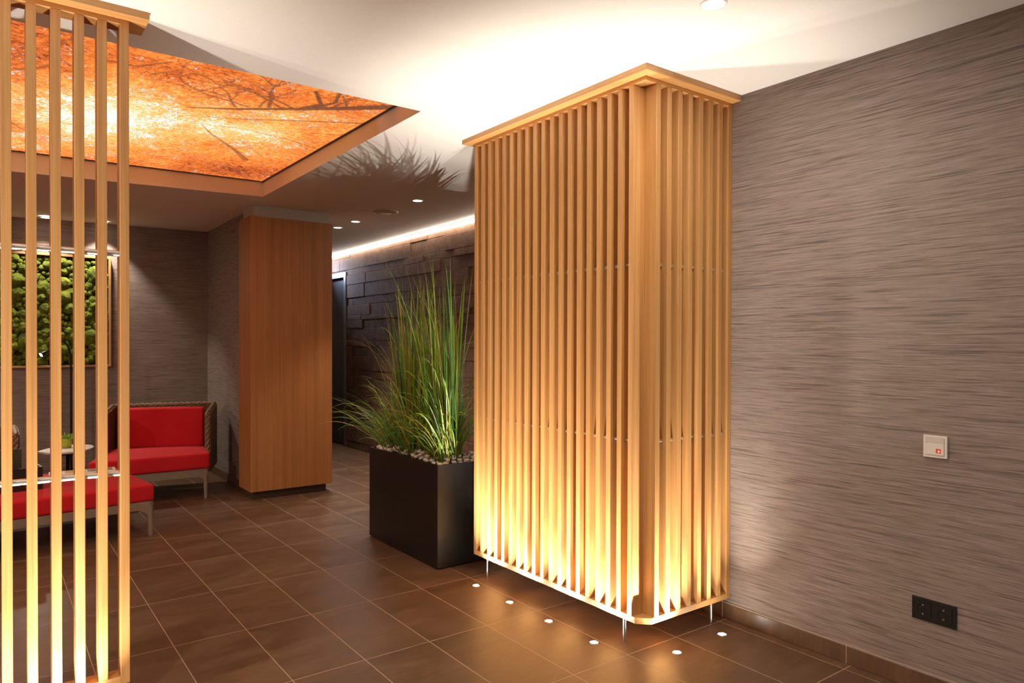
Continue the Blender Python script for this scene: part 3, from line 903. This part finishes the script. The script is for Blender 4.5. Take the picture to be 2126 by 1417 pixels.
so = thing('double_socket', (XW, 1.169, .309), 'black double power socket low on the right wall above the skirting', 'socket')
cz = .309
MB().box(XW - .008, XW, 1.0925, 1.2455, cz - .041, cz + .041).build('frame', M_blackp, so, bevel=.0015)
for cy in (1.2045, 1.1335):
    ins = MB()
    o = MB()
    # insert: square face with a round well
    n_ = 32; R_ = .0195; hs_ = .0275
    ring_o = []; ring_i = []; ring_b = []
    for k in range(n_):
        a = 2 * PI * k / n_; c_, s_ = math.cos(a), math.sin(a)
        m_ = hs_ / max(abs(c_), abs(s_))
        ring_o.append((XW - .0105, cy + c_ * m_, cz + s_ * m_)); ring_i.append((XW - .0105, cy + c_ * R_, cz + s_ * R_)); ring_b.append((XW - .0085, cy + c_ * R_ * .94, cz + s_ * R_ * .94))
    ring_s = [(XW - .007, p[1], p[2]) for p in ring_o]
    vs = ring_s + ring_o + ring_i + ring_b + [(XW - .0085, cy, cz)]
    fs = []
    for r_ in range(3):
        for k in range(n_): fs.append((r_ * n_ + k, r_ * n_ + (k + 1) % n_, (r_ + 1) * n_ + (k + 1) % n_, (r_ + 1) * n_ + k))
    for k in range(n_): fs.append((3 * n_ + k, 3 * n_ + (k + 1) % n_, 4 * n_))
    o.add(vs, fs)
    so_i = o.build('socket_insert', M_blackp, so)
    for dz in (1, -1):
        MB().box(XW - .0112, XW - .0085, cy - .003, cy + .003, cz + dz * .0165 - .0022, cz + dz * .0165 + .0022).build('earth_clip', M_steel, so_i, bevel=.0005)
    for dy in (1, -1):
        hb = MB(); hb.lathe((XW - .0086, cy + dy * .0095, cz), [(0, .0002), (.0024, .0002), (.0030, .0009), (.0034, .0)], 14, 'X')
        hb.build('pin_hole', M_gap, so_i)

# ------------------------------------------------------------------ lounge furniture
def quad_lerp(Q, u, v_):
    a = Vector(Q[0]) * (1 - u) + Vector(Q[1]) * u
    b_ = Vector(Q[3]) * (1 - u) + Vector(Q[2]) * u
    return a * (1 - v_) + b_ * v_
def cushion(Q, z0, z1, name, parent, mat, crown=.012, bev=.022, nx=10, ny=8):
    """padded block on the quad Q = front-left, front-right, back-right, back-left"""
    mb = MB()
    vs = []
    for lvl, z in ((0, z0), (1, z1)):
        for j in range(ny + 1):
            for i in range(nx + 1):
                u, v_ = i / nx, j / ny
                p = quad_lerp(Q, u, v_)
                cr = crown * (1 - (2 * u - 1) ** 4) * (1 - (2 * v_ - 1) ** 4)
                vs.append((p.x, p.y, z + (cr if lvl else 0)))
    W = nx + 1; T = W * (ny + 1)
    fs = []
    for j in range(ny):
        for i in range(nx):
            q = j * W + i
            fs.append((q, q + W, q + W + 1, q + 1)); fs.append((T + q, T + q + 1, T + q + W + 1, T + q + W))
    for i in range(nx):
        fs.append((i, i + 1, T + i + 1, T + i)); q = ny * W + i; fs.append((q + 1, q, T + q, T + q + 1))
    for j in range(ny):
        q = j * W; fs.append((q + W, q, T + q, T + q + W)); q = j * W + nx; fs.append((q, q + W, T + q + W, T + q))
    mb.add(vs, fs)
    o = mb.build(name, mat, parent, bevel=bev, seg=4, smooth=True)
    return o
def inset(Q, d):
    c_ = sum((Vector(q) for q in Q), Vector((0, 0))) / 4
    return [tuple(c_ + (Vector(q) - c_) * (1 - d / (Vector(q) - c_).length)) for q in Q]
def taper_leg(x, y, z1, name, parent, mat, lean=(0, 0), r0=.021, r1=.014):
    pts = []; rs_ = []
    for k in range(7):
        t = k / 6
        pts.append((x + lean[0] * (1 - t) ** 2, y + lean[1] * (1 - t) ** 2, z1 * (1 - t)) if False else (x + lean[0] * t ** 1.6, y + lean[1] * t ** 1.6, z1 * (1 - t)))
        rs_.append(r0 + (r1 - r0) * t ** .7)
    return MB().tube(pts, rs_, 12).build(name, mat, parent, smooth=True)
def apron(Q, z0, z1, parent, rise=.03):
    """metal frame under a cushion: band whose lower edge arches up between the corners"""
    mb = MB()
    t = .022
    n_ = 14
    for k in range(4):
        a, b_ = Vector(Q[k]), Vector(Q[(k + 1) % 4])
        dirn = (b_ - a).normalized(); inn = Vector((-dirn.y, dirn.x))
        vs = []
        for i in range(n_ + 1):
            s_ = i / n_
            p = a + (b_ - a) * s_
            e = min(s_, 1 - s_) * (b_ - a).length
            zl = z0 - .055 * math.exp(-(e / .035) ** 2) * 1.0
            for q in (p, p + inn * t):
                vs += [(q.x, q.y, zl), (q.x, q.y, z1)]
        fs = []
        for i in range(n_):
            o = i * 4
            fs += [(o, o + 1, o + 5, o + 4), (o + 2, o + 6, o + 7, o + 3), (o, o + 4, o + 6, o + 2), (o + 1, o + 3, o + 7, o + 5)]
        fs += [(0, 2, 3, 1), (n_ * 4, n_ * 4 + 1, n_ * 4 + 3, n_ * 4 + 2)]
        mb.add(vs, fs)
    return mb.build('frame', M_taupe, parent)

def rounded_path(pts, r=.06, n=5):
    out = []
    P = [Vector(p) for p in pts]
    out.append(P[0])
    for i in range(1, len(P) - 1):
        a = (P[i - 1] - P[i]).normalized(); b_ = (P[i + 1] - P[i]).normalized()
        s_ = P[i] + a * r; e = P[i] + b_ * r
        for k in range(n + 1):
            t = k / n
            out.append((s_ * (1 - t) + P[i] * t) * (1 - t) + (P[i] * (1 - t) + e * t) * t)
    out.append(P[-1])
    return out
def wicker_shell(path, z0, z1, th, parent, front_drop=.05):
    P = rounded_path(path)
    n_ = len(P)
    # arc length for the dropped arm fronts
    d_ = [0]
    for a, b_ in zip(P, P[1:]): d_.append(d_[-1] + (b_ - a).length)
    tot = d_[-1]
    vs = []; topline = []
    for i, p in enumerate(P):
        dr = (P[min(i + 1, n_ - 1)] - P[max(i - 1, 0)]).normalized(); nn = Vector((-dr.y, dr.x))
        e = min(d_[i], tot - d_[i])
        zt = z1 - front_drop * math.exp(-(e / .06) ** 2)
        for q in (p - nn * th / 2, p + nn * th / 2):
            vs += [(q.x, q.y, z0), (q.x, q.y, zt)]
        topline.append((p.x, p.y, zt))
    fs = []
    for i in range(n_ - 1):
        o = i * 4
        fs += [(o, o + 1, o + 5, o + 4), (o + 2, o + 6, o + 7, o + 3), (o, o + 4, o + 6, o + 2), (o + 1, o + 3, o + 7, o + 5)]
    fs += [(0, 2, 3, 1), ((n_ - 1) * 4, (n_ - 1) * 4 + 1, (n_ - 1) * 4 + 3, (n_ - 1) * 4 + 2)]
    o1 = MB().add(vs, fs).build('wicker_back', M_wicker, parent)
    # braided rim: two strands twisted round the top and the arm fronts
    line = [(P[0].x, P[0].y, z0 + (topline[0][2] - z0) * k / 8) for k in range(8)] + topline + [(P[-1].x, P[-1].y, z0 + (topline[-1][2] - z0) * k / 8) for k in reversed(range(8))]
    L = [Vector(q) for q in line]
    dens = []
    for a, b_ in zip(L, L[1:]):
        m_ = max(1, int((b_ - a).length / .008))
        dens += [a + (b_ - a) * (k / m_) for k in range(m_)]
    dens.append(L[-1])
    rim = MB()
    for ph in (0, PI):
        pts = []
        for i, p in enumerate(dens):
            dr = (dens[min(i + 2, len(dens) - 1)] - dens[max(i - 2, 0)]).normalized()
            a = dr.cross(Vector((.31, .2, .93))); a.normalize(); b_ = dr.cross(a)
            t = ph + i * .55
            pts.append(p + (a * math.cos(t) + b_ * math.sin(t)) * th * .17)
        rim.tube(pts, th * .24, 7)
    rim.build('braided_rim', M_rope, o1, smooth=True)
    return o1

# lounge chair in the corner
FL, FR, BR, BL = (.630, 6.240), (1.502, 6.220), (1.63, 6.81), (.898, 7.06)
ch = thing('lounge_chair', (1.15, 6.6, 0), 'red cushioned lounge chair with a woven wicker back in the lounge corner', 'chair')
seatQ = [FL, FR, (1.595, 6.71), (.865, 6.98)]
cushion(seatQ, .245, .372, 'seat_cushion', ch, M_red, .014)
bf0, bf1 = Vector((.925, 6.895)), Vector((1.558, 6.665))
nb = Vector((.31, .95)).normalized()
bq = [tuple(bf0), tuple(bf1), tuple(bf1 + nb * .10), tuple(bf0 + nb * .10)]
bc = cushion(bq, .372, .715, 'back_cushion', ch, M_red, .004, .03, 10, 4)
apron(inset([FL, FR, (1.62, 6.78), (.88, 7.03)], .02), .182, .245, ch)
for (x, y), ln in zip(inset([FL, FR, (1.615, 6.77), (.89, 7.01)], .038), ((-.012, -.012), (.0, -.012), (.015, .012), (-.01, .012))):
    taper_leg(x, y, .20, 'leg', ch, M_taupe, ln)
wicker_shell([(.765, 6.64), (.915, 7.07), (1.712, 6.90), (1.537, 6.44)], .19, .728, .05, ch)

# red bench / ottoman
a5 = math.radians(7); ex = Vector((math.cos(a5), math.sin(a5))); ey = Vector((-math.sin(a5), math.cos(a5)))
oFR = Vector((.914, 5.236)); OW, OD = 1.25, .93
oQ = [tuple(oFR - ex * OW), tuple(oFR), tuple(oFR + ey * OD), tuple(oFR - ex * OW + ey * OD)]
ot = thing('ottoman', (*(oFR - ex * OW / 2 + ey * OD / 2), 0), 'wide low ottoman with a red cushion behind the slatted divider', 'ottoman')
cushion(oQ, .232, .342, 'cushion', ot, M_red, .006, .02, 12, 10)
apron(inset(oQ, .006), .178, .232, ot)
for (x, y), ln in zip(inset(oQ, .030), ((-.004, -.004), (.004, -.004), (.004, .004), (-.004, .004))):
    taper_leg(x, y, .20, 'leg', ot, M_taupe, ln, .022, .015)

# second wicker chair at the left edge
c2 = thing('lounge_chair', (-.35, 6.75, 0), 'wicker lounge chair at the left edge of the picture, mostly outside it', 'chair')
cushion([(-.78, 6.35), (.06, 6.35), (.06, 6.98), (-.78, 6.98)], .245, .372, 'seat_cushion', c2, M_red, .014)
cushion([(-.74, 6.88), (.02, 6.88), (.02, 6.98), (-.74, 6.98)], .385, .57, 'back_cushion', c2, M_red, .004, .03, 10, 4)
apron([(-.78, 6.36), (.06, 6.36), (.06, 7.02), (-.78, 7.02)], .182, .245, c2)
for x, y in ((-.74, 6.40), (.02, 6.40), (.02, 6.98), (-.74, 6.98)): taper_leg(x, y, .20, 'leg', c2, M_taupe)
wicker_shell([(-.86, 6.45), (-.86, 7.05), (.195, 7.05), (.195, 6.62)], .19, .600, .05, c2, .02)

# side table with a leaf-shaped top
TZ = .42
sideQ = [(.312, 6.80), (.335, 6.74), (.40, 6.66), (.50, 6.625), (.60, 6.66), (.68, 6.77), (.705, 6.88), (.69, 6.99), (.62, 7.07), (.54, 7.09), (.43, 7.0), (.35, 6.89)]
sideQ = [(x + .03, y - .03) for x, y in sideQ]
tb = thing('side_table', (.51, 6.87, 0), 'small side table with a pale leaf-shaped top against the back wall', 'table')
def catmull(P, n=5):
    out = []; m_ = len(P)
    for i in range(m_):
        p0, p1, p2, p3 = [Vector(P[(i + k - 1) % m_]) for k in range(4)]
        for k in range(n):
            t = k / n
            out.append(.5 * ((2 * p1) + (p2 - p0) * t + (2 * p0 - 5 * p1 + 4 * p2 - p3) * t * t + (3 * p1 - p0 - 3 * p2 + p3) * t ** 3))
    return [(q.x, q.y) for q in out]
MB().prism(catmull(sideQ), TZ - .016, TZ).build('table_top', plain('pale_laminate', (.62, .57, .50), .4, 0, .03), tb, bevel=.003)
M_darkleg = plain('dark_leg_metal', (.03, .026, .022), .4)
for (x, y), (fx, fy) in (((.47, 6.77), (.42, 6.73)), ((.64, 6.79), (.69, 6.75)), ((.56, 6.94), (.56, 7.01))):
    MB().tube([(x, y, TZ - .016), (fx, fy, 0)], [.016, .011], 12).build('leg', M_darkleg, tb, smooth=True)
MB().prism([(.47, 6.77), (.64, 6.79), (.56, 6.94)], TZ - .05, TZ - .016).build('leg_bracket', M_darkleg, tb)

# succulent in a lime pot on the side table
sp = thing('potted_succulent', (.545, 6.87, TZ), 'small succulent in a lime green pot on the pale side table', 'plant')
px_, py_ = .545, 6.87
MB().lathe((px_, py_, TZ), [(0, 0), (.030, 0), (.034, .004), (.042, .072), (.040, .076), (.037, .072), (.034, .060), (0, .060)], 28).build('pot', plain('lime_glaze', (.36, .40, .03), .3, 0, .04), sp, smooth=True)
sb = MB(); cols = []
rq = random.Random(4)
lf = MB()
for k in range(20):
    a = k * 2.4; el = 1.25 - .045 * k
    L = rq.uniform(.045, .075)
    d_ = Vector((math.cos(a) * math.cos(el), math.sin(a) * math.cos(el), math.sin(el)))
    p0 = Vector((px_, py_, TZ + .058)) + Vector((math.cos(a), math.sin(a), 0)) * .008
    pts = [p0 + d_ * L * t + Vector((0, 0, .01 * t * t)) for t in (0, .25, .5, .75, 1)]
    lf.tube(pts, [.004, .0065, .006, .004, .0006], 8)
lf.build('leaves', plain('succulent_green', (.20, .38, .035), .45, 0, .2), sp, smooth=True)

# black magazine holder on the ottoman
mh = thing('magazine_holder', (.12, 5.60, .346), 'black open box holder with a raised back panel on the red ottoman', 'box')
hz = .348
hQ0 = Vector((.302, 5.448))
def hp(u, v_): q = hQ0 - ex * u + ey * v_; return (q.x, q.y)
MB().prism([hp(0, 0), hp(.34, 0), hp(.34, .012), hp(0, .012)][::-1], hz, hz + .143).build('front_panel', M_black, mh)
MB().prism([hp(0, .012), hp(.012, .012), hp(.012, .19), hp(0, .19)], hz, hz + .143).build('side_panel', M_black, mh)
MB().prism([hp(.328, .012), hp(.34, .012), hp(.34, .19), hp(.328, .19)], hz, hz + .143).build('side_panel', M_black, mh)
MB().prism([hp(.012, .012), hp(.328, .012), hp(.328, .18), hp(.012, .18)], hz, hz + .012).build('base_panel', M_black, mh)
MB().prism([hp(.085, .178), hp(.34, .178), hp(.34, .19), hp(.085, .19)], hz + .012, hz + .247).build('back_panel', plain('dark_olive_panel', (.055, .045, .030), .4), mh)

# open magazine on the ottoman
mg = thing('magazine', (.50, 5.96, .346), 'open magazine with an orange picture lying on the red ottoman', 'magazine')
mzz = .3495
mQ = Vector((.36, 5.89))
def mp_(u, v_): q = mQ + Vector((.98, -.06)) * u + Vector((.06, .98)) * v_; return (q.x, q.y)
M_pap = plain('magazine_paper', (.70, .66, .60), .5, 0, .03)
MB().prism([mp_(0, 0), mp_(.42, 0), mp_(.42, .16), mp_(0, .16)], mzz, mzz + .010).build('pages', M_pap, mg, bevel=.002)
MB().prism([mp_(.10, .05), mp_(.21, .05), mp_(.21, .155), mp_(.10, .155)], mzz + .0100, mzz + .0106).build('orange_photo', plain('printed_orange', (.60, .33, .05), .4, 0, .1), mg)
MB().prism([mp_(.24, .03), mp_(.40, .03), mp_(.40, .15), mp_(.24, .15)], mzz + .0100, mzz + .0106).build('grey_photo', plain('printed_grey', (.30, .25, .21), .4, 0, .2), mg)

# reading lamp with a bent neck
la = thing('floor_lamp', (.606, 7.22, 0), 'slim black floor lamp with a curved neck and lit head before the moss picture', 'lamp')
MB().lathe((.606, 7.22, 0), [(0, .014), (.10, .013), (.115, .008), (.118, 0), (0, 0)], 32).build('base', M_blackp, la, smooth=True)
neck = [(.606, 7.22, .01), (.606, 7.22, .6), (.606, 7.22, 1.10)]
for k in range(1, 13):
    t = k / 12 * PI * .80
    neck.append((.606 - .085 * (1 - math.cos(t)), 7.22 - .01 * k / 12, 1.10 + .205 * math.sin(t) ** .8 if t < PI / 2 else 1.10 + .205 * math.sin(t) ** 1.0))
neck.append((.426, 7.21, 1.20))
MB().tube(neck, .0085, 10).build('pole', M_blackp, la, smooth=True)
hd = Vector((.426, 7.21, 1.205)); tip = Vector((.388, 7.195, 1.178))
MB().tube([hd, hd * .4 + tip * .6, tip], [.010, .018, .021], 14).build('lamp_head', M_blackp, la, smooth=True)
tip2 = tip + (tip - hd).normalized() * .0015
MB().tube([tip, tip2], [.016, .016], 14).build('bulb', emission('reading_lamp_glow', (1, .95, .88), 60), la)
bulb = spot_light('reading_lamp_beam', tuple(tip + (tip - hd).normalized() * .012), 9, (1, .86, .70), math.radians(140), .5, .012)
bulb.rotation_euler = (tip - hd).to_track_quat('-Z', 'Y').to_euler()

# moss picture
MX0, MX1, MZ0, MZ1 = -.95, .956, 1.058, 2.078
mo = thing('moss_picture', ((MX0 + MX1) / 2, YB, MZ0), 'framed picture of green cushion moss on the lounge back wall', 'picture')
fw = .020; dp = .055
b = MB()
b.box(MX0, MX1, YB - dp, YB - .001, MZ1 - fw, MZ1); b.box(MX0, MX1, YB - dp, YB - .001, MZ0, MZ0 + fw)
b.box(MX0, MX0 + fw, YB - dp, YB - .001, MZ0 + fw, MZ1 - fw); b.box(MX1 - fw, MX1, YB - dp, YB - .001, MZ0 + fw, MZ1 - fw)
b.build('frame', M_frame, mo, bevel=.0015, seg=1)
MB().box(MX0 + fw, MX1 - fw, YB - .018, YB - .002, MZ0 + fw, MZ1 - fw).build('backing', plain('dark_moss_bed', (.02, .035, .006), .95, 0, .3, 60), mo)
def moss_mesh():
    rm = random.Random(9)
    pts = []
    tries = 0
    while tries < 26000 and len(pts) < 620:
        tries += 1
        r = rm.choice([.022, .028, .036, .046, .056, .064]) * rm.uniform(.85, 1.2)
        x = rm.uniform(MX0 + fw + r * .8, MX1 - fw - r * .9); z = rm.uniform(MZ0 + fw + r * .8, MZ1 - fw - r * .8)
        if all((x - a) ** 2 + (z - c_) ** 2 > ((r + q) * .62) ** 2 for a, c_, q in pts): pts.append((x, z, r))
    V = []; F = []
    bm = bmesh.new(); bmesh.ops.create_icosphere(bm, subdivisions=4, radius=1)
    sv = [v_.co.copy() for v_ in bm.verts]; sf = [tuple(v_.index for v_ in f.verts) for f in bm.faces]; bm.free()
    bm = bmesh.new(); bmesh.ops.create_icosphere(bm, subdivisions=2, radius=1)
    lv = [v_.co.copy() for v_ in bm.verts]; lf_ = [tuple(v_.index for v_ in f.verts) for f in bm.faces]; bm.free()
    for x, z, r in pts:
        A, B = (sv, sf) if x > .0 else (lv, lf_)
        o = len(V); s_ = Vector((x * 9, z * 9, r * 90))
        dy = min(r * .8, .042); off = rm.uniform(.0, .014)
        for p in A:
            n1 = noise.noise(p * 2.1 + s_) * .16 + noise.noise(p * 6.5 + s_) * .10 + noise.noise(p * 15 + s_) * .05
            q = p * (1 + n1)
            V.append((x + q.x * r, YB - .022 - off + q.y * dy, z + q.z * r))
        F += [tuple(i + o for i in f) for f in B]
    return V, F
V, F = moss_mesh()
off = world_loc(mo)
me = bpy.data.meshes.new('moss'); me.from_pydata([(x - off[0], y - off[1], z - off[2]) for x, y, z in V], [], F); me.update()
me.polygons.foreach_set('use_smooth', [True] * len(me.polygons)); me.materials.append(M_moss)
mso = bpy.data.objects.new('moss', me); COL.objects.link(mso); mso.parent = mo

# ------------------------------------------------------------------ world, camera, view
wld = bpy.data.worlds.new('dim_room'); scene.world = wld; wld.use_nodes = True
wld.node_tree.nodes['Background'].inputs[0].default_value = (.02, .017, .015, 1)
wld.node_tree.nodes['Background'].inputs[1].default_value = .2

F_PX, YAW, PITCH, ROLL, CYP, HCAM = 1477.785, .638535, -.0086744, .002761, 14.365, 1.295836
fw_ = Vector((math.sin(YAW) * math.cos(PITCH), math.cos(YAW) * math.cos(PITCH), math.sin(PITCH)))
r_ = Vector((math.cos(YAW), -math.sin(YAW), 0)); u_ = r_.cross(fw_)
r2 = r_ * math.cos(ROLL) + u_ * math.sin(ROLL); u2 = -r_ * math.sin(ROLL) + u_ * math.cos(ROLL)
cam = bpy.data.cameras.new('camera'); co = bpy.data.objects.new('camera', cam); COL.objects.link(co)
cam.sensor_fit = 'HORIZONTAL'; cam.sensor_width = 36; cam.lens = 36 * F_PX / 2126
cam.shift_y = CYP / 2126; cam.clip_start = .05; cam.clip_end = 60
M_ = Matrix.Identity(4)
for i in range(3):
    M_[i][0] = r2[i]; M_[i][1] = u2[i]; M_[i][2] = -fw_[i]
M_[2][3] = HCAM
co.matrix_world = M_
scene.camera = co
vs_ = scene.view_settings
vs_.view_transform = 'Standard'; vs_.look = 'None'; vs_.gamma = 1; vs_.use_curve_mapping = False
vs_.exposure = 0.3
cy_ = scene.cycles
cy_.use_denoising = True
cy_.max_bounces = 7; cy_.diffuse_bounces = 5; cy_.glossy_bounces = 3
cy_.use_adaptive_sampling = True; cy_.adaptive_threshold = .02
cy_.sample_clamp_indirect = 4.0
cy_.caustics_reflective = False; cy_.caustics_refractive = False
